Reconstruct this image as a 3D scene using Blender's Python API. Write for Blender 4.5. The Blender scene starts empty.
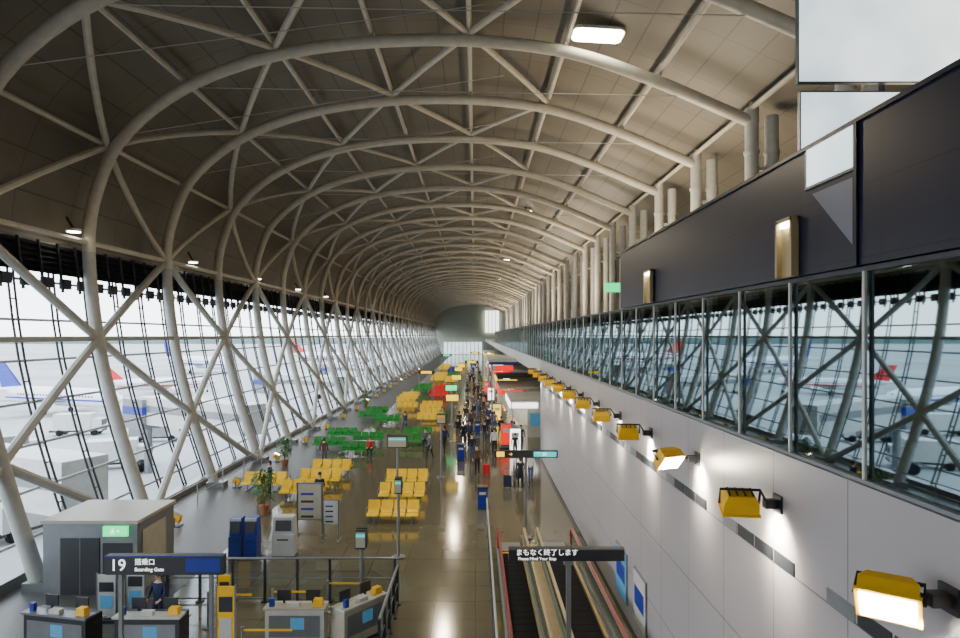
import bpy, math, random
from mathutils import Vector, Matrix
random.seed(7)
S=bpy.context.scene
COL=S.collection
def link(o):
    COL.objects.link(o); return o
# ---------------------------------------------------------------- materials
def mat(name,col,rough=.5,metal=0,emit=0,ecol=None,var=.08,scale=3.0,bump=0,spec=.5):
    m=bpy.data.materials.new(name); m.use_nodes=True
    nt=m.node_tree; b=nt.nodes['Principled BSDF']
    b.inputs['Roughness'].default_value=rough; b.inputs['Metallic'].default_value=metal
    b.inputs['Specular IOR Level'].default_value=spec
    tc=nt.nodes.new('ShaderNodeTexCoord'); n=nt.nodes.new('ShaderNodeTexNoise')
    n.inputs['Scale'].default_value=scale; n.inputs['Detail'].default_value=3
    nt.links.new(tc.outputs['Object'],n.inputs['Vector'])
    r=nt.nodes.new('ShaderNodeValToRGB')
    r.color_ramp.elements[0].position=.3; r.color_ramp.elements[1].position=.7
    r.color_ramp.elements[0].color=[c*(1-var) for c in col]+[1]
    r.color_ramp.elements[1].color=[min(1,c*(1+var)) for c in col]+[1]
    nt.links.new(n.outputs['Fac'],r.inputs['Fac']); nt.links.new(r.outputs['Color'],b.inputs['Base Color'])
    if emit:
        b.inputs['Emission Color'].default_value=list(ecol or col)+[1]
        b.inputs['Emission Strength'].default_value=emit
    if bump:
        bp=nt.nodes.new('ShaderNodeBump'); bp.inputs['Strength'].default_value=bump
        nt.links.new(n.outputs['Fac'],bp.inputs['Height']); nt.links.new(bp.outputs['Normal'],b.inputs['Normal'])
    return m
def glass(name,col=(.9,.95,1),gloss=.1,tint=(.9,.95,.95),rough=0.02):
    m=bpy.data.materials.new(name); m.use_nodes=True; nt=m.node_tree; nt.nodes.clear()
    o=nt.nodes.new('ShaderNodeOutputMaterial'); t=nt.nodes.new('ShaderNodeBsdfTransparent')
    t.inputs[0].default_value=list(tint)+[1]
    g=nt.nodes.new('ShaderNodeBsdfGlossy'); g.inputs['Color'].default_value=list(col)+[1]; g.inputs['Roughness'].default_value=rough
    x=nt.nodes.new('ShaderNodeMixShader'); x.inputs[0].default_value=gloss
    nt.links.new(t.outputs[0],x.inputs[1]); nt.links.new(g.outputs[0],x.inputs[2]); nt.links.new(x.outputs[0],o.inputs[0])
    return m
def uvlines(name,col,line,du,dv,wu,wv,rough=.6,var=.1,spec=.5):
    m=bpy.data.materials.new(name); m.use_nodes=True; nt=m.node_tree; b=nt.nodes['Principled BSDF']
    b.inputs['Roughness'].default_value=rough; b.inputs['Specular IOR Level'].default_value=spec
    uv=nt.nodes.new('ShaderNodeTexCoord'); sp=nt.nodes.new('ShaderNodeSeparateXYZ'); nt.links.new(uv.outputs['UV'],sp.inputs[0])
    def ln(sock,d,w):
        a=nt.nodes.new('ShaderNodeMath'); a.operation='DIVIDE'; nt.links.new(sock,a.inputs[0]); a.inputs[1].default_value=d
        f=nt.nodes.new('ShaderNodeMath'); f.operation='FRACT'; nt.links.new(a.outputs[0],f.inputs[0])
        c=nt.nodes.new('ShaderNodeMath'); c.operation='LESS_THAN'; nt.links.new(f.outputs[0],c.inputs[0]); c.inputs[1].default_value=w/d
        return c.outputs[0]
    l1=ln(sp.outputs[0],du,wu); l2=ln(sp.outputs[1],dv,wv)
    mx=nt.nodes.new('ShaderNodeMath'); mx.operation='MAXIMUM'; nt.links.new(l1,mx.inputs[0]); nt.links.new(l2,mx.inputs[1])
    n=nt.nodes.new('ShaderNodeTexNoise'); n.inputs['Scale'].default_value=.35; n.inputs['Detail'].default_value=5
    nt.links.new(uv.outputs['UV'],n.inputs['Vector'])
    r=nt.nodes.new('ShaderNodeValToRGB'); r.color_ramp.elements[0].position=.3; r.color_ramp.elements[1].position=.7
    r.color_ramp.elements[0].color=[c*(1-var) for c in col]+[1]; r.color_ramp.elements[1].color=[c*(1+var) for c in col]+[1]
    nt.links.new(n.outputs['Fac'],r.inputs['Fac'])
    mc=nt.nodes.new('ShaderNodeMix'); mc.data_type='RGBA'
    nt.links.new(mx.outputs[0],mc.inputs[0]); nt.links.new(r.outputs[0],mc.inputs[6]); mc.inputs[7].default_value=list(line)+[1]
    nt.links.new(mc.outputs[2],b.inputs['Base Color'])
    return m
M={}
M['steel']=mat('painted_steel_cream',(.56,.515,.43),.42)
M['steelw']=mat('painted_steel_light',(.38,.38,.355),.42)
M['col']=mat('column_white',(.58,.57,.53),.42)
M['mull']=mat('mullion_dark',(.010,.013,.02),.5)
M['mullg']=mat('mullion_grey',(.36,.39,.42),.5)
M['louv']=mat('louvre_black',(.006,.008,.016),.6)
M['ceil']=uvlines('roof_panels',(.16,.142,.113),(.088,.078,.06),1.36,3.4,.06,.05,.5)
M['wwall']=uvlines('white_wall_panels',(.34,.315,.325),(.13,.12,.125),1.8,1.6,.02,.025,.33,.03)
M['navy']=uvlines('navy_wall_panels',(.010,.011,.028),(.004,.004,.008),1.65,.8,.02,.02,.35,.08,.3)
M['floor']=uvlines('terrazzo_floor',(.13,.116,.074),(.085,.076,.05),1.2,1.2,.02,.02,.11,.12,.9)
M['carpet']=mat('lounge_carpet',(.07,.068,.056),.4,var=.2,scale=8,spec=.45)
M['darkroom']=mat('dark_interior',(.02,.02,.023),.8)
M['brown']=mat('brown_wall',(.13,.10,.07),.7)
M['endw']=mat('end_wall_greygreen',(.40,.42,.33),.7)
M['glassL']=glass('window_glass',gloss=.05,tint=(.95,.97,.98))
M['glassR']=glass('balustrade_glass',col=(.34,.44,.47),gloss=.58,tint=(.2,.25,.25),rough=.02)
M['glassF']=glass('clear_glass',gloss=.12,tint=(.72,.78,.78))
M['black']=mat('black_rubber',(.006,.006,.008),.8,spec=.15)
M['tread']=mat('walkway_tread',(.010,.010,.012),.8,spec=.12)
M['dark']=mat('dark_metal',(.015,.017,.022),.45)
M['grey']=mat('grey_metal',(.20,.21,.22),.35,.4)
M['white']=mat('white_laminate',(.50,.50,.47),.4)
M['offw']=mat('cream_laminate',(.40,.37,.29),.4)
M['yellow']=mat('yellow_paint',(.9,.50,.004),.4)
M['seaty']=mat('yellow_seat',(.95,.60,.004),.45)
M['green']=mat('green_seat',(.004,.22,.018),.45)
M['red']=mat('red_seat',(.7,.004,.004),.45)
M['blue']=mat('blue_panel',(.005,.025,.26),.4)
M['lblue']=mat('light_blue_panel',(.08,.28,.48),.4,emit=.25)
M['lamp']=mat('lamp_lens_lit',(1,.93,.75),.4,emit=110,ecol=(1,.92,.70),var=0)
M['lampc']=mat('ceiling_lamp_lit',(1,1,.9),.4,emit=20,ecol=(1,.97,.8),var=0)
M['greenlit']=mat('exit_green_lit',(.01,.6,.2),.4,emit=2.2,ecol=(.005,.75,.22))
M['yellit']=mat('yellow_sign_lit',(.95,.6,.01),.4,emit=1.8)
M['whitelit']=mat('white_sign_lit',(.95,.95,.9),.4,emit=3)
M['redlit']=mat('red_sign_lit',(.85,.01,.005),.4,emit=1.2)
M['teal']=mat('teal_sign_lit',(.02,.5,.5),.4,emit=1.0)
M['txt']=mat('sign_lettering_white',(.9,.9,.9),.4,emit=1.6,var=0)
M['clere']=mat('clerestory_frosted_glass',(.82,.85,.86),.3,emit=1.7,ecol=(.74,.90,.98),var=.08,scale=.6)  # glow for panes imitating reflections and for the added end-wall strip
M['clered']=mat('dim_frosted_glass',(.12,.12,.15),.3,emit=.04,ecol=(.6,.62,.8),var=.2,scale=.6)  # dim glow imitating the faint lower part of a reflection
M['tan']=mat('tan_trim',(.42,.31,.15),.35)
M['hrail']=mat('handrail_maroon',(.24,.012,.01),.35)
M['apron']=mat('apron_concrete',(.36,.37,.36),.8,var=.2,scale=.03)
M['land']=mat('far_land',(.14,.20,.19),.9)
M['jetw']=mat('aircraft_white',(.8,.82,.85),.3)
M['jetb']=mat('aircraft_blue',(.01,.03,.35),.35)
M['jetr']=mat('aircraft_red',(.7,.02,.03),.35)
M['leaf']=mat('leaf_green',(.03,.14,.02),.5,var=.4,scale=20)
M['pot']=mat('plant_pot',(.30,.12,.05),.6)
M['skin']=mat('skin',(.62,.38,.26),.5)
M['hairk']=mat('hair_black',(.015,.012,.01),.5)
M['lip']=mat('lip',(.45,.15,.13),.5)
for n,c in dict(c_black=(.010,.010,.013),c_navy=(.012,.02,.07),c_grey=(.11,.11,.12),c_white=(.65,.65,.65),c_red=(.5,.02,.02),c_tan=(.35,.26,.15),c_jean=(.03,.06,.16),c_brown=(.09,.045,.025)).items(): M[n]=mat(n,c,.8)
# glowing panes: broad light/dark bands painted into the glow as reflected scenery
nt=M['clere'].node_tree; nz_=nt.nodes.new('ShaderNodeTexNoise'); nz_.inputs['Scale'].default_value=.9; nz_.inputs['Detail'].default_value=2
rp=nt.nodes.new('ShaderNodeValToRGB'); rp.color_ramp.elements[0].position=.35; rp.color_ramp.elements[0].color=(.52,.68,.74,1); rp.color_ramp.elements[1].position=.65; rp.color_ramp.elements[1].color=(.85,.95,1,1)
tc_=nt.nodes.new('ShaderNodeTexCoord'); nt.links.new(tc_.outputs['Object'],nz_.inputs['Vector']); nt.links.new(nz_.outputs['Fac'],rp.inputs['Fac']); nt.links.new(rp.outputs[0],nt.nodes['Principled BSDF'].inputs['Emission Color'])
# ---------------------------------------------------------------- mesh builder
class MB:
    def __init__(s): s.v=[];s.f=[];s.m=[];s.mats=[];s.uv=[]
    def mi(s,k):
        if k not in s.mats: s.mats.append(k)
        return s.mats.index(k)
    def face(s,idx,k,uv=None): s.f.append(idx); s.m.append(s.mi(k)); s.uv.append(uv)
    def box(s,c,d,k,rot=None,taper=1):
        b=len(s.v)
        for z in(-.5,.5):
            t=1 if z<0 else taper
            for x,y in((-.5,-.5),(.5,-.5),(.5,.5),(-.5,.5)):
                p=Vector((x*d[0]*t,y*d[1]*t,z*d[2]))
                if rot: p=rot@p
                s.v.append(tuple(p+Vector(c)))
        for q in((0,3,2,1),(4,5,6,7),(0,1,5,4),(1,2,6,5),(2,3,7,6),(3,0,4,7)): s.face([b+i for i in q],k)
    def rbox(s,a,b_,k):
        s.box([(a[i]+b_[i])/2 for i in range(3)],[abs(b_[i]-a[i]) for i in range(3)],k)
    def prism(s,pts,z0,z1,k):
        b=len(s.v); n=len(pts)
        s.v+=[(x,y,z0) for x,y in pts]+[(x,y,z1) for x,y in pts]
        s.face([b+j for j in range(n)][::-1],k); s.face([b+n+j for j in range(n)],k)
        for j in range(n): s.face([b+j,b+(j+1)%n,b+n+(j+1)%n,b+n+j],k)
    def tube(s,pts,r,k,seg=8,cap=True):
        pts=[Vector(p) for p in pts]; n=len(pts); b=len(s.v)
        rs=r if isinstance(r,(list,tuple)) else [r]*n
        for i,p in enumerate(pts):
            t=(pts[min(i+1,n-1)]-pts[max(i-1,0)]).normalized()
            ref=Vector((0,1,0)) if abs(t.y)<.9 else Vector((0,0,1))
            u=t.cross(ref).normalized(); w=t.cross(u)
            for j in range(seg):
                a=2*math.pi*j/seg
                s.v.append(tuple(p+(u*math.cos(a)+w*math.sin(a))*rs[i]))
        for i in range(n-1):
            for j in range(seg):
                j2=(j+1)%seg
                s.face([b+i*seg+j,b+i*seg+j2,b+(i+1)*seg+j2,b+(i+1)*seg+j],k)
        if cap:
            s.face([b+j for j in range(seg)][::-1],k); s.face([b+(n-1)*seg+j for j in range(seg)],k)
    def ell(s,c,d,k,su=12,sv=8,rot=None):
        b=len(s.v); c=Vector(c)
        for i in range(sv+1):
            th=math.pi*i/sv
            for j in range(su):
                a=2*math.pi*j/su
                p=Vector((d[0]*math.sin(th)*math.cos(a),d[1]*math.sin(th)*math.sin(a),d[2]*math.cos(th)))
                if rot: p=rot@p
                s.v.append(tuple(c+p))
        for i in range(sv):
            for j in range(su):
                j2=(j+1)%su; s.face([b+i*su+j,b+(i+1)*su+j,b+(i+1)*su+j2,b+i*su+j2],k)
    def quad(s,p,k,uv=None):
        b=len(s.v); s.v+= [tuple(q) for q in p]; s.face([b+i for i in range(len(p))],k,uv)
    def mesh(s,name,smooth=True):
        me=bpy.data.meshes.new(name); me.from_pydata(s.v,[],s.f)
        for k in s.mats: me.materials.append(M[k])
        me.polygons.foreach_set('material_index',s.m)
        if any(s.uv):
            l=me.uv_layers.new(name='UV'); i=0
            for f,u in zip(s.f,s.uv):
                for q in range(len(f)):
                    l.data[i].uv=u[q] if u else (0.5,0.5); i+=1
        me.update()
        if smooth:
            me.polygons.foreach_set('use_smooth',[True]*len(s.f))
            try: me.set_sharp_from_angle(angle=math.radians(38))
            except Exception: pass
        return me
    def obj(s,name,loc=(0,0,0),rz=0,smooth=True):
        o=bpy.data.objects.new(name,s.mesh(name,smooth)); o.location=loc; o.rotation_euler=(0,0,rz); return link(o)
def inst(name,me,loc,rz=0,sc=1):
    o=bpy.data.objects.new(name,me); o.location=loc; o.rotation_euler=(0,0,rz); o.scale=(sc,)*3; return link(o)
def text(body,loc,size,k,parent,rot=(math.pi/2,0,0),name='lettering'):
    c=bpy.data.curves.new(name,'FONT'); c.body=body; c.size=size; c.extrude=.004; c.align_y='CENTER'
    c.materials.append(M[k]); o=bpy.data.objects.new(name,c); link(o); o.parent=parent
    o.location=loc; o.rotation_euler=rot; return o
# ---------------------------------------------------------------- rib curve
CP=[(-13.7,0),(-15,4),(-15.9,7.8),(-16.3,12),(-15.85,14.4),(-14.9,16.3),(-12.8,18.1),(-9.9,19.4),(-6.1,20.2),(-1.05,20.45),(3.6,20.0),(7.4,18.8),(11.4,17.1),(16.5,14.9),(22,12.4)]
def crom(P,n=8):
    out=[]
    for i in range(len(P)-1):
        p0=Vector(P[max(i-1,0)]);p1=Vector(P[i]);p2=Vector(P[i+1]);p3=Vector(P[min(i+2,len(P)-1)])
        for j in range(n):
            t=j/n
            out.append(.5*((2*p1)+(p2-p0)*t+(2*p0-5*p1+4*p2-p3)*t*t+(3*p1-p0-3*p2+p3)*t**3))
    out.append(Vector(P[-1])); return out
CV=crom(CP); CL=[0]
for a,b in zip(CV,CV[1:]): CL.append(CL[-1]+(b-a).length)
SR=CL[12*8]; STOT=CL[-1]
def at(s,off=0):
    s=max(0,min(STOT-1e-4,s)); i=0
    while CL[i+1]<s: i+=1
    t=(s-CL[i])/(CL[i+1]-CL[i]); p=CV[i].lerp(CV[i+1],t)
    def tg(i): return (CV[min(i+1,len(CV)-1)]-CV[max(i-1,0)]).normalized()
    d=tg(i).lerp(tg(i+1),t).normalized()
    return Vector((p.x-d.y*off,p.y+d.x*off))
def sz(z):
    s=0
    while at(s).y<z: s+=.02
    return s
BAY=6.8; Y1=27.0; NL=11; DS=SR/NL
def ry(i): return Y1+BAY*(i-1)
def P3(s,off,y):
    p=at(s,off); return (p.x,y,p.y)
def bay(par):
    b=MB()
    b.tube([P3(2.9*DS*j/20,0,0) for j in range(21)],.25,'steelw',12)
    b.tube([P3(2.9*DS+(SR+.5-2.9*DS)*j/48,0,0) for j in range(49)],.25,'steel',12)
    for k in range(NL+1):
        if k>0:
            o=.45 if k>3 else .0
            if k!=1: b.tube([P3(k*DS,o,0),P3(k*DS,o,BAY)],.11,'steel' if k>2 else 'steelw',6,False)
            if k>3: b.tube([P3(k*DS,0,0),P3(k*DS,.75,0)],.09,'steel',6,False)
    for k in range(NL+1):
        for dk in(-1,1):
            k2=k+dk
            if k2<0 or k2>NL or max(k,k2)>9: continue
            if (k+par)%2==1:
                oa=.3 if k>3 else 0; ob=.3 if k2>3 else 0
                n=4
                pts=[P3((k+dk*t/n)*DS,oa+(ob-oa)*t/n,BAY*t/n) for t in range(n+1)]
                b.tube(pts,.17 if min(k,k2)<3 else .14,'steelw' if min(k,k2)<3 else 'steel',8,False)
    b.tube([P3(4.2*DS,0,0),P3(8.4*DS,0,BAY*.5)],.02,'steelw',4,False)
    b.tube([P3(5*DS,0,0),P3(10.4*DS,0,0)],.02,'steelw',4,False)
    b.box((-13.62,0,.14),(.9,.7,.28),'grey')
    return b.mesh('arched_roof_truss')
BM=[bay(0),bay(1)]
I0,I1=-2,36
for i in range(I0,I1): inst('arched_roof_truss',BM[i%2],(0,ry(i),0))
YE=ry(I1); YB=-8.0
sg=sz(11.7); b=MB(); n=56
pr=[(sg+(STOT-sg)*j/n) for j in range(n+1)]
for j in range(n):
    a=P3(pr[j],.95,YB);c=P3(pr[j+1],.95,YB);d=P3(pr[j+1],.95,YE);e=P3(pr[j],.95,YE)
    b.quad([a,c,d,e],'ceil',[(pr[j],YB),(pr[j+1],YB),(pr[j+1],YE),(pr[j],YE)])
b.obj('ceiling')
def winbay():
    b=MB(); off=.95; nz=8; s_=[sg*j/nz for j in range(nz+1)]
    for j in range(nz):
        b.quad([P3(s_[j],off+.12,0),P3(s_[j+1],off+.12,0),P3(s_[j+1],off+.12,BAY),P3(s_[j],off+.12,BAY)],'glassL')
    for j in range(nz+1):
        b.tube([P3(s_[j],off,0),P3(s_[j],off,BAY)],.055,'mullg',6,False)
    for m in range(3):
        y=BAY*(m+.5)/3
        for dy in(-.15,.15):
            b.tube([P3(s_[j],off-.02,y+dy) for j in range(nz+1)],.045,'mull',5,False)
        for j in range(nz*2):
            s=sg*j/(nz*2)
            b.tube([P3(s,off-.02,y-.15),P3(s,off-.02,y+.15)],.025,'mull',4,False)
    sl=sz(10.45)
    for j in range(6):
        s=sl+(sg-sl)*j/6
        b.quad([P3(s,.55,0),P3(s+.17,.8,0),P3(s+.17,.8,BAY),P3(s,.55,BAY)],'louv')
    for m in range(6):
        y=BAY*m/6
        b.tube([P3(sl-.7,.5,y),P3(sg,.6,y)],.06,'louv',5)
        b.box(P3(sl-.35,.55,y+.3),(.2,.5,.4),'louv')
    b.quad([P3(sl+.1,.9,0),P3(sg,.9,0),P3(sg,.9,BAY),P3(sl+.1,.9,BAY)],'louv')
    return b.mesh('window')
WM=winbay()
for n_,i in enumerate(range(I0,I1)): inst('window_%d'%(n_+1),WM,(0,ry(i),0))
def plane(name,x0,x1,y0,y1,z,k,th=.3):
    b=MB(); b.rbox((x0,y0,z-th),(x1,y1,z-.002),k)
    b.quad([(x0,y0,z),(x1,y0,z),(x1,y1,z),(x0,y1,z)],k,[(x0,y0),(x1,y0),(x1,y1),(x0,y1)]); return b.obj(name,smooth=False)
plane('floor',-14.7,8,YB,YE,0,'floor')
plane('floor_carpet_strip',-14.4,-9.3,YB,YE,0.006,'carpet',.005)
plane('floor_upper',4.5,21.5,YB,YE,6.4,'carpet',.5)
XW=4.2
b=MB(); b.rbox((XW+.003,YB,0),(4.5,41,6.37),'wwall'); b.quad([(XW,YB,0),(XW,41,0),(XW,41,6.37),(XW,YB,6.37)],'wwall',[(YB,0),(41,0),(41,6.37),(YB,6.37)])
y=2.0
while y<38:
    for q in range(4):
        b.rbox((XW-.012,y+q*.62,4.82),(XW+.01,y+q*.62+.57,5.0),'dark' if q!=3 else 'grey')
    y+=3.2
b.obj('wall_right',smooth=False)
b=MB(); b.rbox((XW-.02,YB,0),(XW,41,.15),'dark'); b.obj('baseboard_right',smooth=False)
b=MB(); b.rbox((XW,41,5.4),(4.5,YE,6.37),'white'); b.obj('trim_1',smooth=False)
b=MB(); b.rbox((-14.9,YB,0),(-14.5,YE,.35),'grey'); b.obj('trim_2',smooth=False)
b=MB(); b.rbox((7.7,41,0),(8,YE,5.9),'brown'); b.rbox((4.5,40.8,0),(7.7,41,5.9),'white'); b.obj('wall_shops_rear',smooth=False)
b=MB(); ZG=8.73; ZD=10.33; YD=18.5; Z0=ZG+.035
b.rbox((XW+.003,YB,Z0),(4.5,YD,ZD),'navy'); b.quad([(XW,YB,Z0),(XW,YD,Z0),(XW,YD,ZD),(XW,YB,ZD)],'navy',[(YB,ZG),(YD,ZG),(YD,ZD),(YB,ZD)])
b.rbox((XW-.03,YB,ZD),(4.6,YD,ZD+.05),'navy')
b.rbox((4.5,YB,ZD-.1),(9.5,YD,ZD),'darkroom')
b.rbox((XW-.03,7.0,Z0),(XW,7.06,ZD),'navy')
b.obj('wall_right_upper',smooth=False)
b=MB(); b.rbox((XW-.015,7.1,9.86),(XW-.003,8.08,ZD),'clere'); b.rbox((XW-.022,7.06,9.83),(XW-.003,8.12,9.86),'grey'); b.rbox((XW-.022,8.08,9.86),(XW-.003,8.11,ZD),'grey')  # glowing pane added to imitate a window reflection over the dark wall
b.quad([(XW-.012,7.1,9.75),(XW-.012,7.95,9.75),(XW-.012,7.1,9.0)],'clered'); b.obj('window_upper_wall',smooth=False)  # dim triangle painted as the lower part of that reflection
b=MB(); b.rbox((9.5,YB,6.4),(9.8,YD,ZD),'darkroom'); b.rbox((9.5,YD,6.4),(9.8,YE,9.2),'darkroom'); b.obj('wall_lounge',smooth=False)
b=MB(); b.rbox((21.5,YB,6.4),(21.9,YE,14.5),'brown'); b.obj('wall_far_right',smooth=False)
for (y0,y1) in((8.3,8.75),(15.0,15.6)):
    b=MB(); z0,z1=ZG+.04,9.55
    b.rbox((XW-.10,y0,z0),(XW-.003,y0+.05,z1),'tan'); b.rbox((XW-.10,y1-.05,z0),(XW-.003,y1,z1),'tan')
    b.rbox((XW-.10,y0,z1-.05),(XW-.003,y1,z1),'tan'); b.rbox((XW-.03,y0,z0),(XW-.004,y1,z1),'tan'); b.rbox((XW-.09,y0+.1,z1-.12),(XW-.03,y1-.1,z1-.06),'lampc')
    b.obj('lit_service_hatch',smooth=False)
def bal(y0,n,st=1.65):
    b=MB()
    for i in range(n):
        y=y0+i*st
        b.box((XW+.06,y,(6.4+ZG)/2),(.03,.045,ZG-6.42),'white')
        b.quad([(XW+.1,y,6.42),(XW+.1,y+st,6.42),(XW+.1,y+st,ZG),(XW+.1,y,ZG)],'glassR')
        b.tube([(XW+.3,y,7.45),(XW+.3,y+st,7.45)],.02,'grey',5,False)
    b.rbox((XW+.04,y0,6.375),(XW+.14,y0+n*st,6.42),'grey')
    b.rbox((XW+.04,y0,ZG-.03),(XW+.12,y0+n*st,ZG+.02),'dark')
    return b.obj('glass_balustrade',smooth=False)
bal(2.05,24); bal(2.05+24*1.65,60)
for q in range(9):
    b=MB(); b.box((0,0,.25),(.8,1.6,.3),'c_navy'); b.box((.35,0,.6),(.15,1.6,.6),'c_navy'); b.box((0,.8,.45),(.8,.12,.3),'dark'); b.box((0,-.8,.45),(.8,.12,.3),'dark'); b.box((0,0,.05),(.7,1.5,.1),'dark')
    b.obj('lounge_sofa',(6.9,8.9+q*3.4,6.4),smooth=False)
b=MB()
for dx in(-.42,.42):
    b.tube([(dx,0,0),(dx,0,.12),(dx,0,.121),(dx,0,9.2),(dx,0,9.201),(dx,0,9.35),(dx,0,9.351),(dx,0,11.0-.4*dx)],[.42,.42,.28,.28,.33,.33,.28,.28],'col',14)
b.box((0,0,8.6),(1.0,.2,.16),'col')
cm=b.mesh('roof_column')
for i in range(-1,I1): inst('roof_column',cm,(12.1,ry(i),6.4))
def endwall(name,y,k):
    b=MB(); ring=[P3(STOT*j/60,.95,y) for j in range(61)]
    ring+= [(22,y,0)]
    b.quad(ring,k); return b
b=endwall('wall_end',YE,'endw'); b.obj('wall_end',smooth=False)
b=endwall('wall_back',YB,'brown'); b.obj('wall_back',smooth=False)
b=MB(); b.rbox((4,YE-1.2,9),(10,YE-.9,18),'whitelit')
for i in range(5): b.rbox((4+i*1.5-.1,YE-1.3,9),(4+i*1.5+.1,YE-1.2,18),'dark')
b.rbox((-13,YE-1.2,.2),(3,YE-.9,5),'clere')  # glowing strip added to brighten the end wall
for i in range(11): b.rbox((-13+i*1.6-.1,YE-1.3,.2),(-13+i*1.6+.1,YE-1.2,5),'dark')
b.obj('window_end_wall',smooth=False)
def clere(nm,x0,x1,z0,z1,y):  # framed glowing panes stand in for windows reflected in the viewer's glass
    b=MB(); b.rbox((x0,y,z0),(x1,y+.06,z1),'clere')  # glowing pane imitating a reflected window
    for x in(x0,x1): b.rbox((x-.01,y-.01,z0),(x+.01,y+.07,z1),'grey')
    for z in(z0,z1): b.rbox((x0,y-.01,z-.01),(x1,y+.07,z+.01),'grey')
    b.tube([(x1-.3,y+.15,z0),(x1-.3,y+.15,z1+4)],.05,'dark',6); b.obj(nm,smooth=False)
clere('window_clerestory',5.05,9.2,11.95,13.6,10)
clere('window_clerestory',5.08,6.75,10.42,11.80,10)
# ---------------------------------------------------------------- wall lamps
def floodlight(name,lens_dir,loc,lit=True,energy=45):
    b=MB(); d=Vector(lens_dir).normalized()
    up=Vector((0,0,1)); xx=d.cross(up).normalized(); uu=xx.cross(d)
    R=Matrix((xx,uu,-d)).transposed()
    c=Vector((-.55,0,0))
    def tb(off,dim,k,tp=1): b.box(tuple(c+R@Vector(off)),dim,k,R,tp)
    tb((0,0,0),(.46,.34,.15),'yellow',1); tb((0,0,.125),(.46,.34,.10),'yellow',.75); tb((0,0,-.085),(.50,.38,.03),'yellow')
    tb((0,0,-.105),(.42,.30,.015),'lamp' if lit else 'offw')
    for q in(-.15,-.05,.05,.15): tb((q,0,.18),(.02,.2,.03),'dark')
    b.tube([tuple(c+R@Vector((-.26,0,0))),tuple(c+R@Vector((-.26,0,.22))),tuple(c+R@Vector((.26,0,.22)))],.02,'dark',6)
    b.tube([tuple(c+R@Vector((.26,0,0))),tuple(c+R@Vector((.26,0,.22))),(-.16,0,0)],.022,'dark',6)
    b.box((-.1,0,0),(.2,.12,.12),'dark'); b.box((-.015,0,0),(.03,.24,.24),'dark')
    o=b.obj(name,loc,smooth=False)
    l=bpy.data.lights.new('bulb','SPOT'); l.energy=energy; l.spot_size=1.75; l.spot_blend=1; l.color=(1,.91,.72); l.shadow_soft_size=.08
    lo=bpy.data.objects.new('bulb',l); link(lo); lo.parent=o; lo.location=c+d*.2+Vector((.2,0,0)); lo.rotation_euler=(Vector((.8,-.1,-.6))).to_track_quat('-Z','Y').to_euler()
    return o
yl=5.65; i=0
while yl<41:
    dirs={0:(-.45,-.6,-.5),2:(.25,-.6,-.55)}.get(i,(.05,.3,-.95))
    floodlight('wall_floodlight',dirs,(XW,yl,5.67),True,900); yl+=3.2; i+=1
def sof(x):
    s=sg
    while at(s,.95).x<x: s+=.05
    return s
def rr(w,l,r,n=5):
    out=[]
    for cx,cy,a0 in((w/2-r,l/2-r,0),(-w/2+r,l/2-r,90),(-w/2+r,-l/2+r,180),(w/2-r,-l/2+r,270)):
        for j in range(n+1):
            a=math.radians(a0+90*j/n); out.append((cx+r*math.cos(a),cy+r*math.sin(a)))
    return out
def downlight(x,y,w=1.9,l=.8):
    s=sof(x); p=at(s,.80)
    b=MB(); b.prism(rr(w,l,l*.25),-.06,.06,'col'); b.prism(rr(w*.96,l*.94,l*.22),-.1,-.06,'lampc'); b.tube([(0,0,.06),(0,0,.35)],.06,'dark',6)
    o=b.obj('ceiling_downlight',(p.x,y,p.y-.2),smooth=False); o.rotation_euler=(0,.06,0)
downlight(5.0,26.1,2.1,1.2)
for yy in(63.2,103.9,140): downlight(5,yy,1.2,.8)
for yy in(26,37,48,59,70): 
    b=MB(); b.tube([(0,0,0),(0,0,.1)],.3,'col',14); b.tube([(0,0,-.03),(0,0,0)],.24,'lampc',14); b.tube([(0,0,.1),(-.3,0,.6)],.05,'dark',6)
    b.obj('eave_spotlight',(-16.3,yy,12.2))
# ---------------------------------------------------------------- travelators
def travelator():
    b=MB(); L0,L1=6.0,23.4
    for (x0,x1) in((.95,1.72),(2.38,3.42)):
        b.rbox((x0,L0,.0),(x1,L1,.04),'black')
        y=L0
        while y<L1-.2: b.rbox((x0+.05,y,.04),(x1-.05,y+.38,.046),'tread'); y+=.4
        for x in(x0-.02,x1+.02): b.rbox((x-.05,L0,0),(x+.05,L1,.14),'tan')
        b.rbox((x0,L1,0),(x1,L1+1.2,.03),'grey')
        b.rbox((x0,L1-.12,.05),(x1,L1,.065),'yellow')
    for x,k in((.85,'hrail'),(1.80,'tan'),(2.28,'tan'),(3.55,'hrail')):
        b.rbox((x-.012,L0,.14),(x+.012,L1-.1,.86),'glassF')
        b.rbox((x-.06,L0,.1),(x+.06,L1+.2,.2),'grey')
        pts=[(x,L0,.92),(x,L1,.92)]+[(x,L1+.36*math.sin(a),.56+.36*math.cos(a)) for a in [math.pi*j/8 for j in range(1,9)]]
        b.tube(pts,.045,k,8)
        b.rbox((x-.03,L0,.84),(x+.03,L1,.88),'offw')
    b.rbox((1.86,L0,.1),(2.22,L1,.35),'tan')
    return b.obj('moving_walkway')
travelator()
b=MB()
for i in range(13):
    y=9+i*1.5; b.box((.5,y,.55),(.05,.05,1.1),'grey')
    if i<12: b.quad([(.5,y+.05,.08),(.5,y+1.45,.08),(.5,y+1.45,1.0),(.5,y+.05,1.0)],'glassF')
b.tube([(.5,9,1.12),(.5,27,1.12)],.03,'steelw',8); b.obj('glass_barrier',smooth=False)
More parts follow.
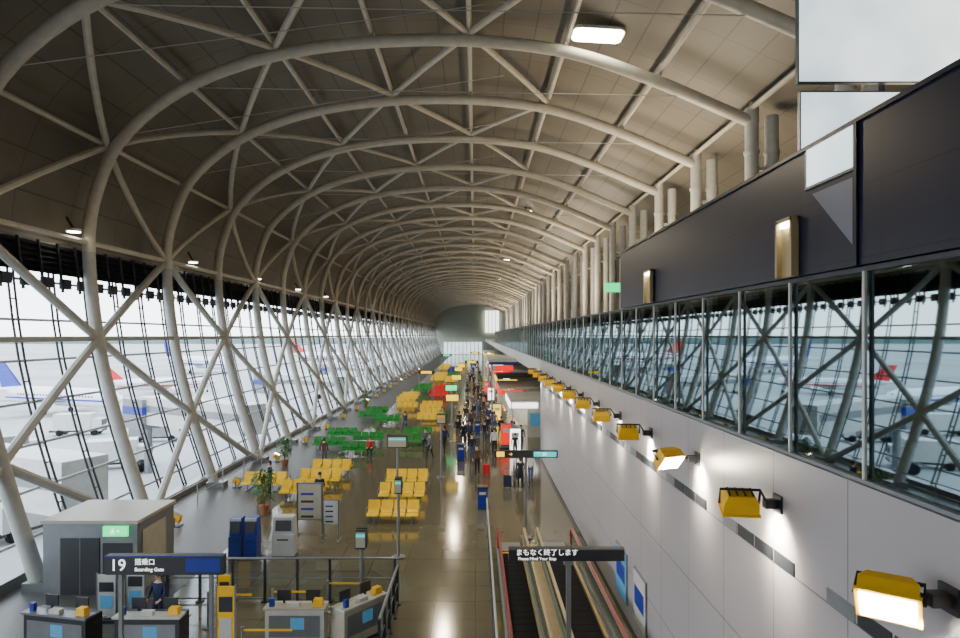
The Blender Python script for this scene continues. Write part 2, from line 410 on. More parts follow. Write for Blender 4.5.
b=MB(); b.box((0,0,0),(2.5,.16,.27),'dark'); b.box((0,-.085,.12),(2.5,.01,.02),'grey'); b.box((.05,0,-1.52),(.1,.1,2.75),'grey'); b.box((.05,0,-2.88),(.3,.4,.04),'grey')
b.box((.05,0,-.18),(.2,.14,.1),'grey')
sg1=b.obj('walkway_end_sign',(1.98,13.9,3.25),smooth=False)
text('まもなく終了します',(-1.1,-.09,.05),.15,'txt',sg1); text('Please Mind Your Step',(-1.05,-.09,-.08),.09,'txt',sg1)
b=MB(); b.box((0,0,0),(2.5,.16,.28),'dark'); b.box((-1.0,-.085,0),(.3,.01,.2),'yellit'); b.box((.75,-.085,0),(.9,.01,.2),'teal'); b.box((0,0,-1.72),(.1,.1,3.2),'grey'); b.box((0,0,-3.28),(.4,.4,.04),'grey')
s2=b.obj('direction_sign',(2.0,25.2,3.32),smooth=False)
text('↑ 20',(.4,-.095,0),.2,'txt',s2); text('→',(-.7,-.095,0),.2,'yellit',s2)
# ---------------------------------------------------------------- gate area
b=MB(); b.box((0,0,0),(2.6,.18,.42),'dark'); b.box((0,-.095,.2),(2.62,.01,.03),'blue'); b.box((.85,-.093,0),(.75,.008,.3),'blue')
for x in(-1.0,1.0): b.box((x,.0,-1.55),(.08,.08,2.7),'grey'); b.box((x,0,-2.9),(.3,.3,.04),'grey')
g=b.obj('gate_sign',(-6.85,14.2,2.92),smooth=False)
text('19',(-1.2,-.1,-.005),.36,'txt',g); text('搭乗口',(-.65,-.1,.07),.15,'txt',g); text('Boarding Gate',(-.65,-.1,-.09),.11,'txt',g)
def counter(name,w,loc,rz=0,k='white',top='offw'):
    b=MB(); b.rbox((-w/2,-.3,.08),(w/2,.25,1.0),k); b.rbox((-w/2-.04,-.36,1.0),(w/2+.04,.0,1.05),top); b.rbox((-w/2,.0,.78),(w/2,.4,.82),top)
    b.rbox((-w/2+.03,-.28,0),(w/2-.03,.2,.08),'dark'); b.rbox((-w/2+.1,-.31,.3),(w/2-.1,-.3,.85),'grey'); b.rbox((-.1,-.315,.5),(.25,-.31,.8),'lblue')
    for q in(-.25,.25):
        b.box((q*w,.1,1.22),(.36,.04,.28),'dark'); b.box((q*w,.125,1.22),(.32,.005,.24),'teal'); b.box((q*w,.1,.95),(.05,.05,.3),'dark'); b.box((q*w,.22,.84),(.38,.16,.03),'offw')
    b.box((.38*w,-.15,1.14),(.26,.2,.18),'yellow',None,.8); b.box((-.02*w,-.2,1.1),(.3,.16,.1),'white'); b.box((-.4*w,-.2,1.15),(.12,.1,.2),'blue')
    return b.obj(name,loc,rz,smooth=False)
counter('check_in_counter',1.6,(-8.1,16.1,0),0,'dark','white'); counter('check_in_counter',1.5,(-4.6,16.6,0)); counter('check_in_counter',1.4,(-3.1,16.9,0),.9,'offw','white'); counter('check_in_counter',1.8,(-10.4,16.2,0),-.2,'dark','grey')
def banner(loc,k='yellow',w=.42,h=1.7):
    b=MB(); b.box((0,0,h/2+.1),(w,.04,h),k); b.box((0,-.025,h*.8),(w*.8,.008,h*.22),'dark'); b.box((0,-.025,h*.45),(w*.7,.008,h*.3),'white' if k!='white' else 'lblue'); b.box((0,0,.04),(w*1.2,.36,.08),'dark')
    b.box((w/2+.02,0,h/2+.1),(.03,.06,h+.08),'grey'); b.box((-w/2-.02,0,h/2+.1),(.03,.06,h+.08),'grey'); return b.obj('banner_stand',loc,smooth=False)
banner((-6.15,15.8,0)); banner((-10.3,17.9,0),'white',.5,1.2); banner((-9.6,18.1,0),'white',.5,1.3); banner((-7.2,18.4,0),'yellow',.35,1.0)
def rail(name,p0,p1,h=1.3,n=6):
    b=MB(); p0=Vector(p0);p1=Vector(p1); up=Vector((0,0,1))
    for i in range(n+1):
        p=p0.lerp(p1,i/n); b.box(tuple(p+up*h/2),(.07,.07,h),'dark'); b.box(tuple(p+up*.02),(.2,.2,.04),'dark')
        if i<n:
            q=p0.lerp(p1,(i+1)/n); b.quad([p+up*.12,q+up*.12,q+up*(h-.1),p+up*(h-.1)],'glassF')
    b.tube([p0+up*h,p1+up*h],.04,'grey',8); b.tube([p0+up*.1,p1+up*.1],.025,'grey',6); b.tube([p0+up*h*.55,p1+up*h*.55],.02,'grey',6)
    return b.obj(name,smooth=False)
rail('glass_railing',(-10.2,19.2,0),(-2.4,19.2,0),1.3,8); rail('glass_railing',(-2.3,15.4,0),(-2.3,19.0,0),1.15,4)
for (x,y) in((-7.3,17.5),(-5.6,17.7),(-4.2,18.3),(-5.6,15.4)):
    b=MB(); b.tube([(0,0,0),(0,0,.03),(0,0,.031),(0,0,.95),(0,0,.98)],[.17,.17,.03,.03,.045],'grey',12); b.box((.6,0,.9),(1.2,.01,.05),'yellow'); b.obj('queue_barrier_post',(x,y,0),smooth=False)
b=MB(); b.rbox((-1.45,-1.2,0),(1.45,1.2,2.2),'grey'); b.rbox((-1.5,-1.25,2.2),(1.5,1.25,2.3),'offw'); b.rbox((-.9,-1.23,.02),(.3,-1.2,1.75),'dark'); b.rbox((-.28,-1.24,.02),(-.3,-1.23,1.75),'grey')
b.rbox((.4,-1.22,.5),(1.3,-1.2,1.6),'dark'); b.rbox((1.45,-.9,.02),(1.47,.6,1.9),'offw')
b.rbox((.45,-1.3,1.83),(1.2,-1.22,2.13),'greenlit')
cab=b.obj('boarding_gate_vestibule',(-11.85,20.9,0),smooth=False)
b=MB()
for pts in ([(0,0,.02),(.02,0,-.03)],[(0,0,.02),(-.05,0,.0),(-.07,0,-.03)],[(0,0,.02),(.05,0,.01)],[(.02,0,-.03),(.06,0,-.06),(.06,0,-.1)],[(.02,0,-.03),(-.02,0,-.07),(-.07,0,-.08)]): b.tube(pts,.012,'txt',6)
b.ell((.01,0,.06),(.022,.012,.022),'txt',8,6); b.tube([(.14,0,0),(.24,0,0)],.012,'txt',5); b.tube([(.14,0,0),(.18,0,.04)],.012,'txt',5); b.tube([(.14,0,0),(.18,0,-.04)],.012,'txt',5)
ex=b.obj('exit_pictogram'); ex.parent=cab; ex.location=(.75,-1.32,1.99)
def kiosk_machine(loc,k,h,w):
    b=MB(); b.box((0,0,h*.28),(w,.5,h*.56),k); b.box((0,.05,h*.78),(w,.4,h*.44),k,None,.92); b.box((0,-.16,h*.78),(w*.7,.03,h*.26),'dark',Matrix.Rotation(-.15,3,'X')); b.box((0,-.26,h*.45),(w*.5,.02,.05),'dark'); b.box((0,0,.03),(w*1.04,.52,.06),'dark'); b.box((0,-.18,h*.97),(w*.9,.06,h*.06),'white')
    return b.obj('ticket_machine',loc,smooth=False)
kiosk_machine((-8.55,23,0),'blue',1.45,.45); kiosk_machine((-8.0,23,0),'blue',1.45,.45); kiosk_machine((-6.9,23.2,0),'white',1.45,.8)
def board(loc,w=1.0,h=1.5,k='offw'):
    b=MB(); b.box((0,0,.6+h/2),(w,.06,h),'grey'); b.box((0,-.035,.6+h/2),(w*.92,.01,h*.92),k)
    for q in range(4): b.box((-.1*w,-.045,.75+q*h*.2),(w*.5,.006,h*.06),'blue' if q%2 else 'dark')
    for x in(-w/2,w/2): b.box((x,0,.3+h/2),(.06,.06,.6+h),'grey'); b.box((x,0,.02),(.08,.5,.04),'grey')
    return b.obj('information_board',loc,smooth=False)
board((-6.6,25.6,0)); board((-5.6,24.9,0),.6,1.0,'white')
def monitor_pole(loc,h=3.2,w=.9,k='teal',two=True):
    b=MB(); b.tube([(0,0,0),(0,0,.05),(0,0,.051),(0,0,h)],[.25,.25,.05,.05],'grey',12)
    b.box((0,-.1,h),(w,.14,.55),'dark'); b.box((0,-.175,h),(w*.9,.01,.45),'offw' if w<1 else k)
    b.box((0,-.182,h+.12),(w*.85,.006,.1),k)
    if two: b.box((0,.12,h),(w,.14,.55),'dark')
    return b.obj('flight_monitor_stand',loc,smooth=False)
monitor_pole((-3.5,28.9,0)); monitor_pole((-2.75,23,0),2.6,.25); monitor_pole((-3.3,18.6,0),2.1,.3)
monitor_pole((-1.9,36,0),3.3,.5,'yellow'); monitor_pole((-1.7,48,0),3.3,1.0,'yellit')
for y in(57,71,88,98,125): monitor_pole((random.uniform(-2.3,-1.7),y,0),3.3,1.1,random.choice(['yellit','greenlit','yellit','whitelit']))
def plant(loc,h=1.7):
    b=MB(); b.tube([(0,0,0),(0,0,.4),(0,0,.42)],[.17,.24,.22],'pot',14)
    for i in range(5): 
        a=i*1.3; b.tube([(0,0,.4),(.12*math.cos(a),.12*math.sin(a),h*.5),(.3*math.cos(a),.3*math.sin(a),h*.8)],[.02,.015,.008],'pot',5)
    for i in range(170):
        a=random.uniform(0,6.28); r=random.uniform(.05,.45); z=random.uniform(.6,h); r*=1-.5*abs(z/h-.65)
        c=Vector((r*math.cos(a),r*math.sin(a),z)); R=Matrix.Rotation(a,3,'Z')@Matrix.Rotation(random.uniform(-.2,1.1),3,'Y')
        b.quad([c+R@Vector(p) for p in((0,0,0),(.1,-.05,.01),(.24,0,-.03),(.1,.05,.01))],'leaf')
    return b.obj('potted_plant',loc)
plant((-9.4,28.6,0),2.0); plant((-10.1,30.2,0),1.5); plant((-2.6,54.5,0)); plant((-11.6,39,0),1.8); plant((-2.5,77,0),2.2); plant((.9,90,0),2.4); plant((-12,70,0),2)
# ---------------------------------------------------------------- seating
def seatrow(k,n=4):
    b=MB(); w=.56
    for i in range(n):
        x=(i-(n-1)/2)*w
        prof=[(.30,.40),(.24,.44),(.05,.42),(-.14,.42),(-.22,.50),(-.28,.70),(-.33,.88)]
        for a,c in zip(prof,prof[1:]):
            A=[(x-w/2+.03,a[0],a[1]),(x+w/2-.03,a[0],a[1]),(x+w/2-.03,c[0],c[1]),(x-w/2+.03,c[0],c[1])]
            t=Vector((0,.02,-.05)) if a[1]<.45 else Vector((0,-.06,-.0))
            Bq=[tuple(Vector(p)+t) for p in A]
            b.quad(A,k); b.quad(Bq[::-1],k); b.quad([A[0],A[3],Bq[3],Bq[0]],k); b.quad([A[1],Bq[1],Bq[2],A[2]],k)
            if c==prof[-1]: b.quad([A[3],A[2],Bq[2],Bq[3]],k)
            if a==prof[0]: b.quad([A[0],Bq[0],Bq[1],A[1]],k)
    for i in range(n+1):
        x=(i-n/2)*w
        b.tube([(x,.2,.42),(x,.2,.62),(x,-.22,.62)],.018,'grey',6)
    b.box((0,0,.34),(n*w,.07,.05),'grey')
    for x in(-n*w/2+.3,n*w/2-.3):
        b.box((x,0,.17),(.06,.06,.34),'grey'); b.box((x,0,.02),(.07,.6,.04),'grey')
    return b.mesh('seat_row')
SM={k:seatrow(k) for k in('seaty','green','red','blue')}
def block(k,x,y,rows=2,gap=1.7):
    for r in range(rows):
        inst('waiting_seat_row',SM[k],(x,y+r*gap,0),math.pi); inst('waiting_seat_row',SM[k],(x,y+r*gap+.72,0),0)
block('seaty',-3.5,27.3,1); block('seaty',-3.5,30.6,1); block('seaty',-3.6,33.7,1)
block('seaty',-8.4,31.2,1); block('seaty',-8.2,33.8,2,2.6); block('seaty',-10.9,33.0,1)
block('green',-7.8,42.6,2,4.2); block('green',-10.2,44.6,2,4.4); block('green',-4.4,46.0,2,3.4)
block('seaty',-4.2,58.5,2,3); block('green',-7.8,57,1); block('green',-9.8,60,2,3.6)
block('seaty',-8.0,74,3,3); block('seaty',-4.6,66,2,3); block('seaty',-7.2,68,1,3)
block('red',-4.6,80,5,3); block('green',-7.4,88,3,3); block('seaty',-3.9,105,3,3); block('seaty',-6.4,108,6,3); block('green',-4.0,118,3,3);block('blue',-4.5,130,6,3); block('seaty',-7.0,142,6,3); block('seaty',-3,150,6,3)
for i in range(1,20):
    b=MB(); b.box((0,0,.35),(.4,.34,.28),'yellow',Matrix.Rotation(.4,3,'Y'),.8); b.box((.02,0,.5),(.3,.26,.03),'lampc' if i%5==3 else 'offw',Matrix.Rotation(.4,3,'Y')); b.box((0,0,.02),(.4,.4,.04),'dark'); b.tube([(0,-.2,.04),(0,-.2,.4)],.02,'dark',6); b.tube([(0,.2,.04),(0,.2,.4)],.02,'dark',6)
    b.obj('rib_uplight',(-12.5,ry(i)-.2,0),smooth=False)
b=MB(); b.tube([(-13.0,24,1.05),(-13.0,200,1.05)],.03,'steelw',6)
b.tube([(-13.0,24,.55),(-13.0,200,.55)],.02,'steelw',6)
for q in range(59): b.tube([(-13.0,24+q*3,0),(-13.0,24+q*3,1.05)],.025,'steelw',6)
b.obj('guard_rail')
# ---------------------------------------------------------------- shops
def shop(y,d,x0=2.9,k='white',sign='redlit',h=2.8):
    b=MB(); x1=7.5
    b.rbox((x0+1.2,y,0),(x1,y+.1,h),k); b.rbox((x0,y+d-.1,0),(x1,y+d,h),k); b.rbox((x0-.15,y-.1,h),(x1,y+d+.1,h+.15),k)
    b.box((x0+.05,y+.05,h/2),(.12,.12,h),k)
    b.rbox((x1-.1,y,0),(x1,y+d,h),'offw')
    b.rbox((x0-.05,y,0),(x0+.4,y+d*.6,.95),k); b.rbox((x0-.1,y-.02,.95),(x0+.45,y+d*.6,1.0),'offw')
    b.rbox((x0-.2,y-.1,h-.5),(x0-.1,y+d+.1,h-.05),sign); b.rbox((x0,y-.14,h-.5),(x0+2,y-.1,h-.08),sign)
    b.rbox((x0+1.4,y-.06,.9),(x0+2.7,y-.02,1.9),'lblue')
    for z in(.5,1.0,1.5,2.0):
        b.rbox((x1-.6,y+.2,z),(x1-.1,y+d-.2,z+.03),'offw')
        for q in range(int(d*2)): b.box((x1-.35,y+.4+q*.48,z+.14),(.2,.3,.22),random.choice(['red','seaty','blue','green','white']))
    for q in range(int(d*1.2)): b.box((x0+.15,y+.3+q*.5,1.12),(.25,.3,.22),random.choice(['red','seaty','blue','green','white','redlit']))
    for q in range(int(d/2)): b.rbox((x0+.5,y+.6+q*2,h-.06),(x1-.8,y+1.0+q*2,h-.01),'lampc')
    return b.obj('shop_kiosk',smooth=False)
shop(50,7,2.9,'white','whitelit'); shop(59,9,2.4,'offw','redlit',3); shop(70,9,2.6,'brown','yellit',3.2); shop(82,12,2.4,'white','redlit',3.4); shop(98,14,2.4,'brown','whitelit',3.6); shop(116,16,2.4,'offw','redlit',3.8); shop(140,20,2.2,'white','yellit',4)
b=MB(); b.rbox((1.5,64,5.0),(4.2,80,5.3),'dark'); b.rbox((1.3,63.8,5.3),(4.2,80,5.5),'white')
for y in(64.4,79.6): b.tube([(1.7,y,0),(1.7,y,5)],.08,'grey',8)
b.rbox((2.0,63.7,4.4),(3.8,63.8,4.95),'redlit'); b.rbox((1.4,63.7,5.05),(4.2,63.78,5.25),'blue'); b.obj('shop_canopy',smooth=False)
for (x,y,z,k) in((-.5,95,4,'yellit'),(-6,79,3.4,'yellit'),(-5.6,126,4,'greenlit'),(0,138,4.2,'yellit')):
    b=MB(); b.box((0,0,0),(2,.2,.4),'dark'); b.box((0,-.11,0),(1.3,.02,.28),k)
    for q in(-.9,.9): b.tube([(q,0,-z),(q,0,0)],.05,'grey',6)
    b.obj('direction_sign',(x,y,z),smooth=False)
for (x,y,k) in((2.2,45,'redlit'),(2.7,43,'whitelit'),(2.0,58,'yellit'),(1.9,76,'whitelit'),(1.6,86,'redlit')):
    b=MB(); b.box((0,0,.95),(.8,.12,1.7),'grey'); b.box((0,-.065,1.0),(.7,.02,1.4),k); b.box((0,-.08,1.3),(.5,.01,.3),'white'); b.box((0,0,.05),(.9,.5,.1),'dark'); b.obj('advertising_stand',(x,y,0),smooth=False)
b=MB(); b.box((0,0,0),(.75,.1,.3),'greenlit'); b.tube([(0,0,.15),(0,0,.9)],.02,'dark',6); b.tube([(0,0,1),(1.2,0,1.0),(1.2,0,-3.15)],.05,'grey',6)
b.obj('exit_sign',(4.6,20.9,9.55),smooth=False)
for (y,w,k) in((17.6,1.3,'lblue'),(15.6,1.2,'white')):
    b=MB(); b.rbox((-.04,0,-.7),(0,w,.7),'grey'); b.rbox((-.05,.05,-.65),(-.04,w-.05,.65),k); b.rbox((-.056,.15,-.2),(-.05,w-.15,.3),'blue'); b.obj('wall_poster',(XW,y,1.25),smooth=False)
b=MB(); b.box((0,0,.5),(.45,.45,.95),'blue'); b.box((0,0,1.0),(.5,.5,.08),'dark'); b.box((0,-.23,.75),(.3,.02,.12),'white'); b.box((0,0,.03),(.48,.48,.06),'dark'); tb=b.mesh('trash_bin',False)
for p in((.35,29.5),(-.9,41),(.2,52)): inst('trash_bin',tb,(p[0],p[1],0))
# ---------------------------------------------------------------- people
def base_body(pose):
    V=[];E=[];R=[];reg=[]
    def add(p,r,par,g):
        V.append(Vector(p)); R.append(r if isinstance(r,tuple) else (r,r)); 
        if par is not None: E.append((par,len(V)-1)); reg.append(g)
        return len(V)-1
    lift=-.42 if pose=='sit' else 0
    H=lambda p:(p[0],p[1],p[2]+lift)
    pel=add(H((0,0,.95)),(.155,.115),None,None)
    sp=add(H((0,0,1.14)),(.125,.10),pel,'top'); ch=add(H((0,.0,1.34)),(.165,.115),sp,'top')
    nb=add(H((0,-.005,1.47)),(.075,.07),ch,'top'); nk=add(H((0,.005,1.53)),.052,nb,'skin')
    h1=add(H((0,.02,1.585)),(.066,.075),nk,'skin'); h2=add(H((0,.015,1.655)),(.078,.092),h1,'skin'); h3=add(H((0,.0,1.70)),(.062,.075),h2,'skin')
    hands=[]
    for s in(-1,1):
        sh=add(H((s*.175,0,1.41)),.062,ch,'top')
        if pose=='sit': el=(s*.24,.06,1.13);wr=(s*.17,.28,1.03);hd=(s*.14,.36,1.02)
        elif pose=='walk': el=(s*.235,-.08*s-.02,1.15);wr=(s*.24,.0-s*.14+.05,.92);hd=(s*.24,-s*.16+.08,.84)
        elif pose=='reach': el=(s*.22,.08,1.14);wr=(s*.18,.30,1.04);hd=(s*.17,.38,1.03)
        else: el=(s*.23,-.03,1.14);wr=(s*.245,.03,.90);hd=(s*.245,.05,.82)
        e=add(H(el),.046,sh,'top'); w=add(H(wr),.030,e,'top'); h=add(H(hd),(.022,.038),w,'skin'); hands.append((Vector(H(wr)),Vector(H(hd)),s))
        hp=add(H((s*.095,0,.88)),.105,pel,'leg')
        if pose=='sit': kn=(s*.12,.42,.50);an=(s*.12,.40,.10);to=(s*.13,.55,.045)
        elif pose=='walk': kn=(s*.09,.14*s+.05,.50);an=(s*.09,.26*s-.04,.10+(.05 if s<0 else 0));to=(s*.10,.26*s+.12,.045)
        else: kn=(s*.10,.02,.49);an=(s*.105,-.01,.10);to=(s*.12,.14,.045)
        k=add(kn,.068,hp,'leg'); a=add(an,.046,k,'leg'); t=add(to,(.045,.035),a,'shoe')
    me=bpy.data.meshes.new('tmp'); me.from_pydata([tuple(v) for v in V],E,[]); o=bpy.data.objects.new('tmp',me); link(o)
    md=o.modifiers.new('s','SKIN'); md.use_smooth_shade=True
    for i,sv in enumerate(me.skin_vertices[0].data): sv.radius=R[i]; sv.use_root=(i==0)
    o.modifiers.new('u','SUBSURF').levels=1; o.modifiers['u'].render_levels=1
    dg=bpy.context.evaluated_depsgraph_get(); dg.update(); em=bpy.data.meshes.new_from_object(o.evaluated_get(dg))
    b=MB(); b.mats=['TOP','LEG','SHOE','skin','hairk','lip','white']
    b.v=[tuple(v.co) for v in em.vertices]
    for p in em.polygons:
        c=p.center; best=None;bd=9
        for (i,j),g in zip(E,reg):
            a=V[i];d=V[j]-a; t=max(0,min(1,(c-a).dot(d)/max(d.length_squared,1e-9))); q=(c-(a+d*t)).length
            if g=='skin': q-=.01
            if q<bd: bd=q;best=g
        if c.z>1.50+lift and abs(c.x)<.12: best='skin'
        b.f.append(list(p.vertices)); b.m.append({'top':0,'leg':1,'shoe':2,'skin':3}[best]); b.uv.append(None)
    bpy.data.objects.remove(o)
    hc=Vector(H((0,.015,1.645)))
    b.ell(hc+Vector((0,-.022,.035)),(.092,.105,.098),'hairk',14,9)
    b.ell(hc+Vector((0,-.06,-.03)),(.078,.06,.09),'hairk',12,8)
    for s in(-1,1):
        b.ell(hc+Vector((s*.032,.088,-.002)),(.012,.008,.007),'white',8,6); b.ell(hc+Vector((s*.032,.094,-.002)),(.006,.005,.006),'hairk',6,5)
        b.ell(hc+Vector((s*.032,.090,.022)),(.018,.007,.004),'hairk',6,4); b.ell(hc+Vector((s*.084,-.0,-.01)),(.012,.02,.03),'skin',8,6)
    b.ell(hc+Vector((0,.10,-.025)),(.013,.018,.022),'skin',8,6); b.ell(hc+Vector((0,.088,-.058)),(.024,.009,.007),'lip',8,5)
    for wr,hd,s in hands:
        d=(hd-wr).normalized(); side=Vector((0,1,0)) if abs(d.y)<.7 else Vector((1,0,0))
        side=(side-d*side.dot(d)).normalized()
        cur=Vector((-s,0,0)) if abs(d.y)<.7 else Vector((0,0,-1))
        for q,l in zip((-.027,-.009,.009,.027),(.055,.07,.075,.065)):
            p=hd+side*q+d*.015; b.tube([p,p+d*l*.55,p+d*l*.9+cur*.02],[.0095,.009,.007],'skin',6)
        p=hd-d*.02+side*.03; b.tube([p,p+side*.03+d*.03,p+side*.035+d*.055+cur*.01],[.011,.010,.008],'skin',6)
    return b
BODY={p:base_body(p) for p in('stand','walk','sit','reach')}
def person(name,pose,x,y,rz,top,leg,shoe='c_black',sc=1,z=0):
    b=BODY[pose]; o=MB(); o.v=b.v;o.f=b.f;o.m=b.m;o.uv=b.uv; o.mats=[{'TOP':top,'LEG':leg,'SHOE':shoe}.get(k,k) for k in b.mats]
    ob=o.obj(name,(x,y,z),rz); ob.scale=(sc,)*3; return ob
PI=math.pi
def suitcase(x,y,k='c_black',rz=0):
    b=MB(); b.box((0,0,.36),(.40,.24,.56),k); b.box((0,0,.36),(.43,.18,.52),k)
    for q in(-.12,.12): b.tube([(q,.1,.6),(q,.1,1.0)],.01,'grey',5); b.box((q*1.2,.05,.04),(.04,.06,.08),'dark'); b.box((q*1.2,-.08,.04),(.04,.06,.08),'dark'); b.box((q,-.125,.36),(.02,.012,.5),'dark')
    b.tube([(-.12,.1,1.0),(.12,.1,1.0)],.015,'dark',6); b.obj('suitcase',(x,y,0),rz,smooth=False)
def stroller(x,y,rz=0):
    b=MB()
    for s in(-1,1):
        b.tube([(s*.22,-.4,1.0),(s*.22,-.2,.75),(s*.2,.35,.12)],.015,'dark',6); b.tube([(s*.22,-.05,.6),(s*.22,-.3,.1)],.015,'dark',6)
        for yy in(-.3,.35): b.tube([(s*.24,yy,.1),(s*.27,yy,.1)],.10,'black',12)
    b.tube([(-.22,-.4,1.0),(.22,-.4,1.0)],.02,'black',6); b.box((0,.05,.42),(.36,.4,.06),'c_navy'); b.box((0,-.15,.62),(.36,.06,.42),'c_navy',Matrix.Rotation(.3,3,'X')); b.ell((0,-.08,.82),(.2,.24,.14),'c_navy',12,6); b.obj('stroller',(x,y,0),rz)
person('man_standing','stand',-.85,46.0,.3,'c_black','c_black'); person('man_standing','stand',-.35,46.6,2.4,'c_navy','c_black')
person('woman_standing','stand',-.6,47.4,3.4,'c_grey','c_navy','c_black',.94); person('man_standing','stand',-1.3,48.5,PI,'c_black','c_grey')
person('man_walking','walk',.12,36.5,PI,'c_brown','c_black'); person('man_walking','walk',.35,64,0,'c_grey','c_jean')
person('woman_pushing_stroller','reach',2.35,33.2,0,'c_black','c_black','c_black',.96); stroller(2.35,34.05,0)
person('woman_walking','walk',3.0,34.5,PI,'c_white','c_jean','c_black',.93); suitcase(1.7,33.5,'c_navy')
person('man_standing','stand',1.3,43,PI,'c_white','c_black'); person('woman_standing','stand',2.7,47.5,PI/2,'c_grey','c_navy','c_black',.93)
person('man_walking','walk',1.2,56,PI,'c_navy','c_black'); person('man_walking','walk',.6,72,PI,'c_black','c_jean'); person('woman_walking','walk',.9,68,0,'c_tan','c_black','c_black',.93)
person('man_standing','stand',-10.2,31.8,PI/2,'c_navy','c_black'); person('man_standing','stand',-9.2,39,0,'c_brown','c_grey')
person('woman_standing','reach',-8.5,17.2,PI,'c_navy','c_navy','c_black',.95)
person('man_seated','sit',-7.55,31.1,PI,'c_black','c_navy'); person('man_seated','sit',-3.56,45.9,PI,'c_grey','c_black'); person('woman_seated','sit',-6.96,42.5,PI,'c_red','c_black','c_black',.95)
CC=['c_black','c_navy','c_grey','c_white','c_black','c_black','c_brown']
for (x,y) in((-.2,40.5),(1.0,50),(1.6,52.5),(1.5,54.8),(-.9,58),(1.2,60.5),(.5,66.5),(1.2,71),(-.8,70),(3.2,44.5),(2.6,41.5),(-2.9,41),(-5.8,53),(-1.3,52.5),(.7,47.3),(-.1,59.5),(-2.1,44),(.9,75),(-.3,53.5),(-.2,67.5),(2.0,49.2)):
    w_=random.random()<.4
    person(('woman_' if w_ else 'man_')+'walking','walk',x,y,random.choice([0,PI,PI,2.6,.4]),random.choice(CC),random.choice(['c_black','c_jean','c_grey']),'c_black',.94 if w_ else 1)
for q in range(22):
    person(random.choice(['man_walking','woman_walking']),'walk',random.uniform(-1.3,1.2),78+q*4.2+random.random(),random.choice([0,PI]),random.choice(CC),random.choice(['c_black','c_jean','c_tan']))
suitcase(.65,36.4,'c_red'); suitcase(.1,45.9,'c_grey'); suitcase(1.5,50.1,'c_black'); suitcase(-.4,58.1,'blue')
# ---------------------------------------------------------------- exterior
GZ=-4.5
b=MB(); b.rbox((-900,-200,GZ-1),(-15,1500,GZ),'apron'); b.obj('apron_ground',smooth=False)
b=MB(); b.rbox((-1400,-300,GZ-1),(-900,2500,GZ+8),'land')
b.rbox((-900,900,GZ-1),(-15,905,GZ+9),'land'); b.obj('distant_shore',smooth=False)
b=MB(); b.rbox((-14.9,YB,GZ),(-14.6,YE,0),'grey'); b.obj('wall_outer_lower',smooth=False)
def jet(loc,rz,fin,sc=1):
    b=MB()
    st=[(0,.1),(.8,.9),(2.2,1.5),(4.5,1.95),(10,2.0),(24,2.0),(29,1.5),(33,.8),(36,.2)]
    b.tube([(x,0,3.6+(max(0,x-24)*.1)) for x,r in st],[r for x,r in st],'jetw',18)
    for s in(-1,1):
        b.quad([(13,s*1.7,2.9),(19,s*1.7,2.9),(23.5,s*17,4.2),(21.7,s*17,4.2)],'grey'); b.quad([(13,s*1.7,2.7),(21.7,s*17,4.15),(23.5,s*17,4.15),(19,s*1.7,2.7)],'grey')
        b.tube([(12.5,s*5.6,2.0),(13,s*5.6,2.0),(16.5,s*5.6,2.1)],[.9,1.05,.6],'jetw',14)
        b.quad([(31,s*.5,4.7),(34,s*.5,4.7),(36,s*6,5.1),(34.7,s*6,5.1)],'jetw')
        b.tube([(18,s*3,.5),(18,s*3,3)],.15,'grey',6); b.tube([(18,s*3-.25,.5),(18,s*3+.25,.5)],.5,'black',12)
        b.box((17,s*1.99,3.2),(28,.06,.35),fin)
        for q in range(26): b.box((6+q*.85,s*1.98,4.0),(.3,.08,.36),'dark')
    b.quad([(28.5,.2,5.2),(34.8,.15,5.0),(37,.1,10.4),(33.8,.1,10.4)],fin); b.quad([(28.5,-.2,5.2),(33.8,-.1,10.4),(37,-.1,10.4),(34.8,-.15,5.0)],fin)
    b.box((2.0,0,4.5),(1.3,1.6,.4),'dark'); b.tube([(3,0,.4),(3,0,2)],.12,'grey',6); b.tube([(3,-.2,.4),(3,.2,.4)],.4,'black',12)
    o=b.obj('airplane',loc,rz); o.scale=(sc,)*3
jet((-54,98,GZ),2.81,'jetb',.75); jet((-57,141,GZ),-2.56,'jetr',.62); jet((-75,200,GZ),2.6,'jetb'); jet((-40,250,GZ),2.9,'jetr')
def jetbridge(y,dx=14,dy=8):
    b=MB(); a=Vector((-17.4,0.6,1.6)); c=Vector((-15.6-dx,dy,1.0)); d=(c-a); ang=math.atan2(d.y,d.x); R=Matrix.Rotation(ang,3,'Z')
    b.box(tuple((a+c)/2),(d.length,2.2,2.4),'white',R); b.box(tuple((a+c)/2+Vector((0,0,.2))),(d.length*.96,2.24,.6),'grey',R)
    b.box(tuple(c),(3.0,3.0,2.6),'grey',R); b.box(tuple(c+Vector((0,0,.3))),(3.04,3.04,.7),'blue',R); b.tube([(c.x,c.y,GZ),(c.x,c.y,0)],.35,'grey',10); b.tube([(c.x-1,c.y-1,GZ+.5),(c.x-1,c.y+1,GZ+.5)],.5,'black',10)
    b.obj('jet_bridge',(0,y,0),smooth=False)
jetbridge(50); jetbridge(84); jetbridge(118); jetbridge(28,12,5)
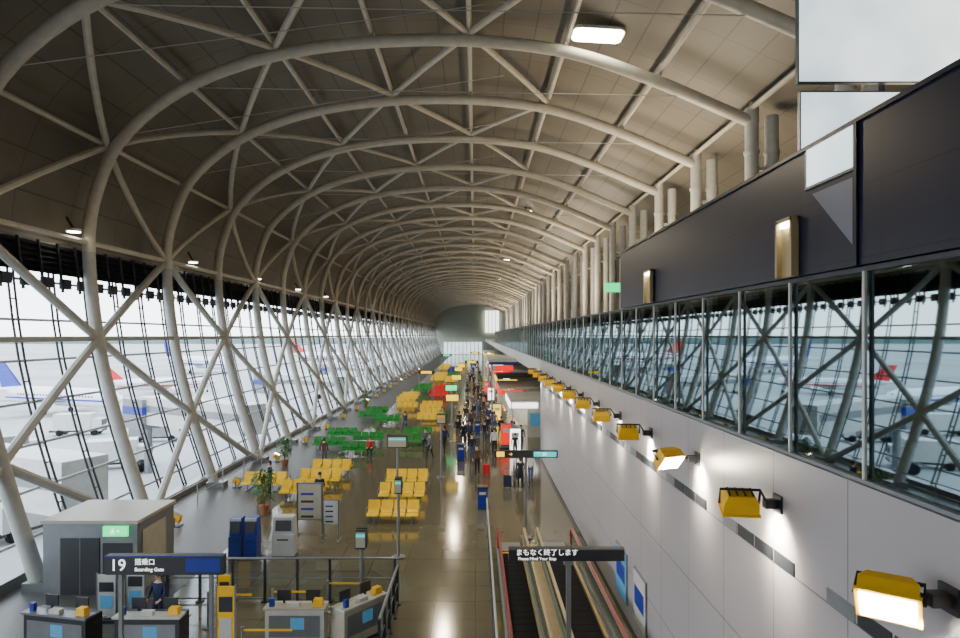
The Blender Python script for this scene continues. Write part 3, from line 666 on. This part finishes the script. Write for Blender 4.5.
def truck(loc,rz,k):
    b=MB(); b.box((0,0,1.7),(4.2,2,2.0),k); b.box((2.7,0,1.3),(1.3,1.9,1.5),'white',None,.9); b.box((3.3,0,1.6),(.2,1.6,.6),'dark'); b.box((.4,0,.6),(6,1.8,.25),'dark')
    for x in(-1.4,2.5):
        for s in(-1,1): b.tube([(x,s*.75,.42),(x,s*1.0,.42)],.42,'black',12)
    b.obj('service_truck',loc,rz,smooth=False)
truck((-34,60,GZ),.4,'white'); truck((-42,44,GZ),1.5,'yellow'); truck((-28,40,GZ),1.2,'white'); truck((-50,80,GZ),.2,'white'); truck((-38,75,GZ),.2,'grey'); truck((-46,62,GZ),.9,'grey')
# ---------------------------------------------------------------- light
w=bpy.data.worlds.new('overcast_sky'); S.world=w; w.use_nodes=True; nt=w.node_tree; bg=nt.nodes['Background']
tc=nt.nodes.new('ShaderNodeTexCoord'); sp=nt.nodes.new('ShaderNodeSeparateXYZ'); cr=nt.nodes.new('ShaderNodeValToRGB')
cr.color_ramp.elements[0].position=.0; cr.color_ramp.elements[0].color=(.95,.98,1,1); cr.color_ramp.elements[1].position=.6; cr.color_ramp.elements[1].color=(.68,.78,.92,1)
nt.links.new(tc.outputs['Generated'],sp.inputs[0]); nt.links.new(sp.outputs[2],cr.inputs[0]); nt.links.new(cr.outputs[0],bg.inputs[0]); bg.inputs[1].default_value=7.0
def area(name,loc,rot,size,sy,e,col):
    l=bpy.data.lights.new(name,'AREA'); l.shape='RECTANGLE'; l.size=size; l.size_y=sy; l.energy=e; l.color=col
    o=bpy.data.objects.new(name,l); o.location=loc; o.rotation_euler=rot; link(o)
for q in range(9):
    area('roof_uplight',(8,6+q*28,10.7),(PI,.35,0),1.5,14,1900 if q else 500,(1,.83,.58))
for q in range(8):
    area('concourse_downlight',(-2.5,24+q*26,15.5),(0,0,0),.6,4,1100,(1,.85,.60))
# ---------------------------------------------------------------- camera
cd=bpy.data.cameras.new('camera'); cam=bpy.data.objects.new('camera',cd); link(cam); S.camera=cam
cam.location=(0,0,8); cam.rotation_euler=(PI/2,0,0); cd.sensor_width=36; cd.lens=24; cd.shift_x=5/960; cd.shift_y=16/960; cd.clip_end=3000; cd.clip_start=.05
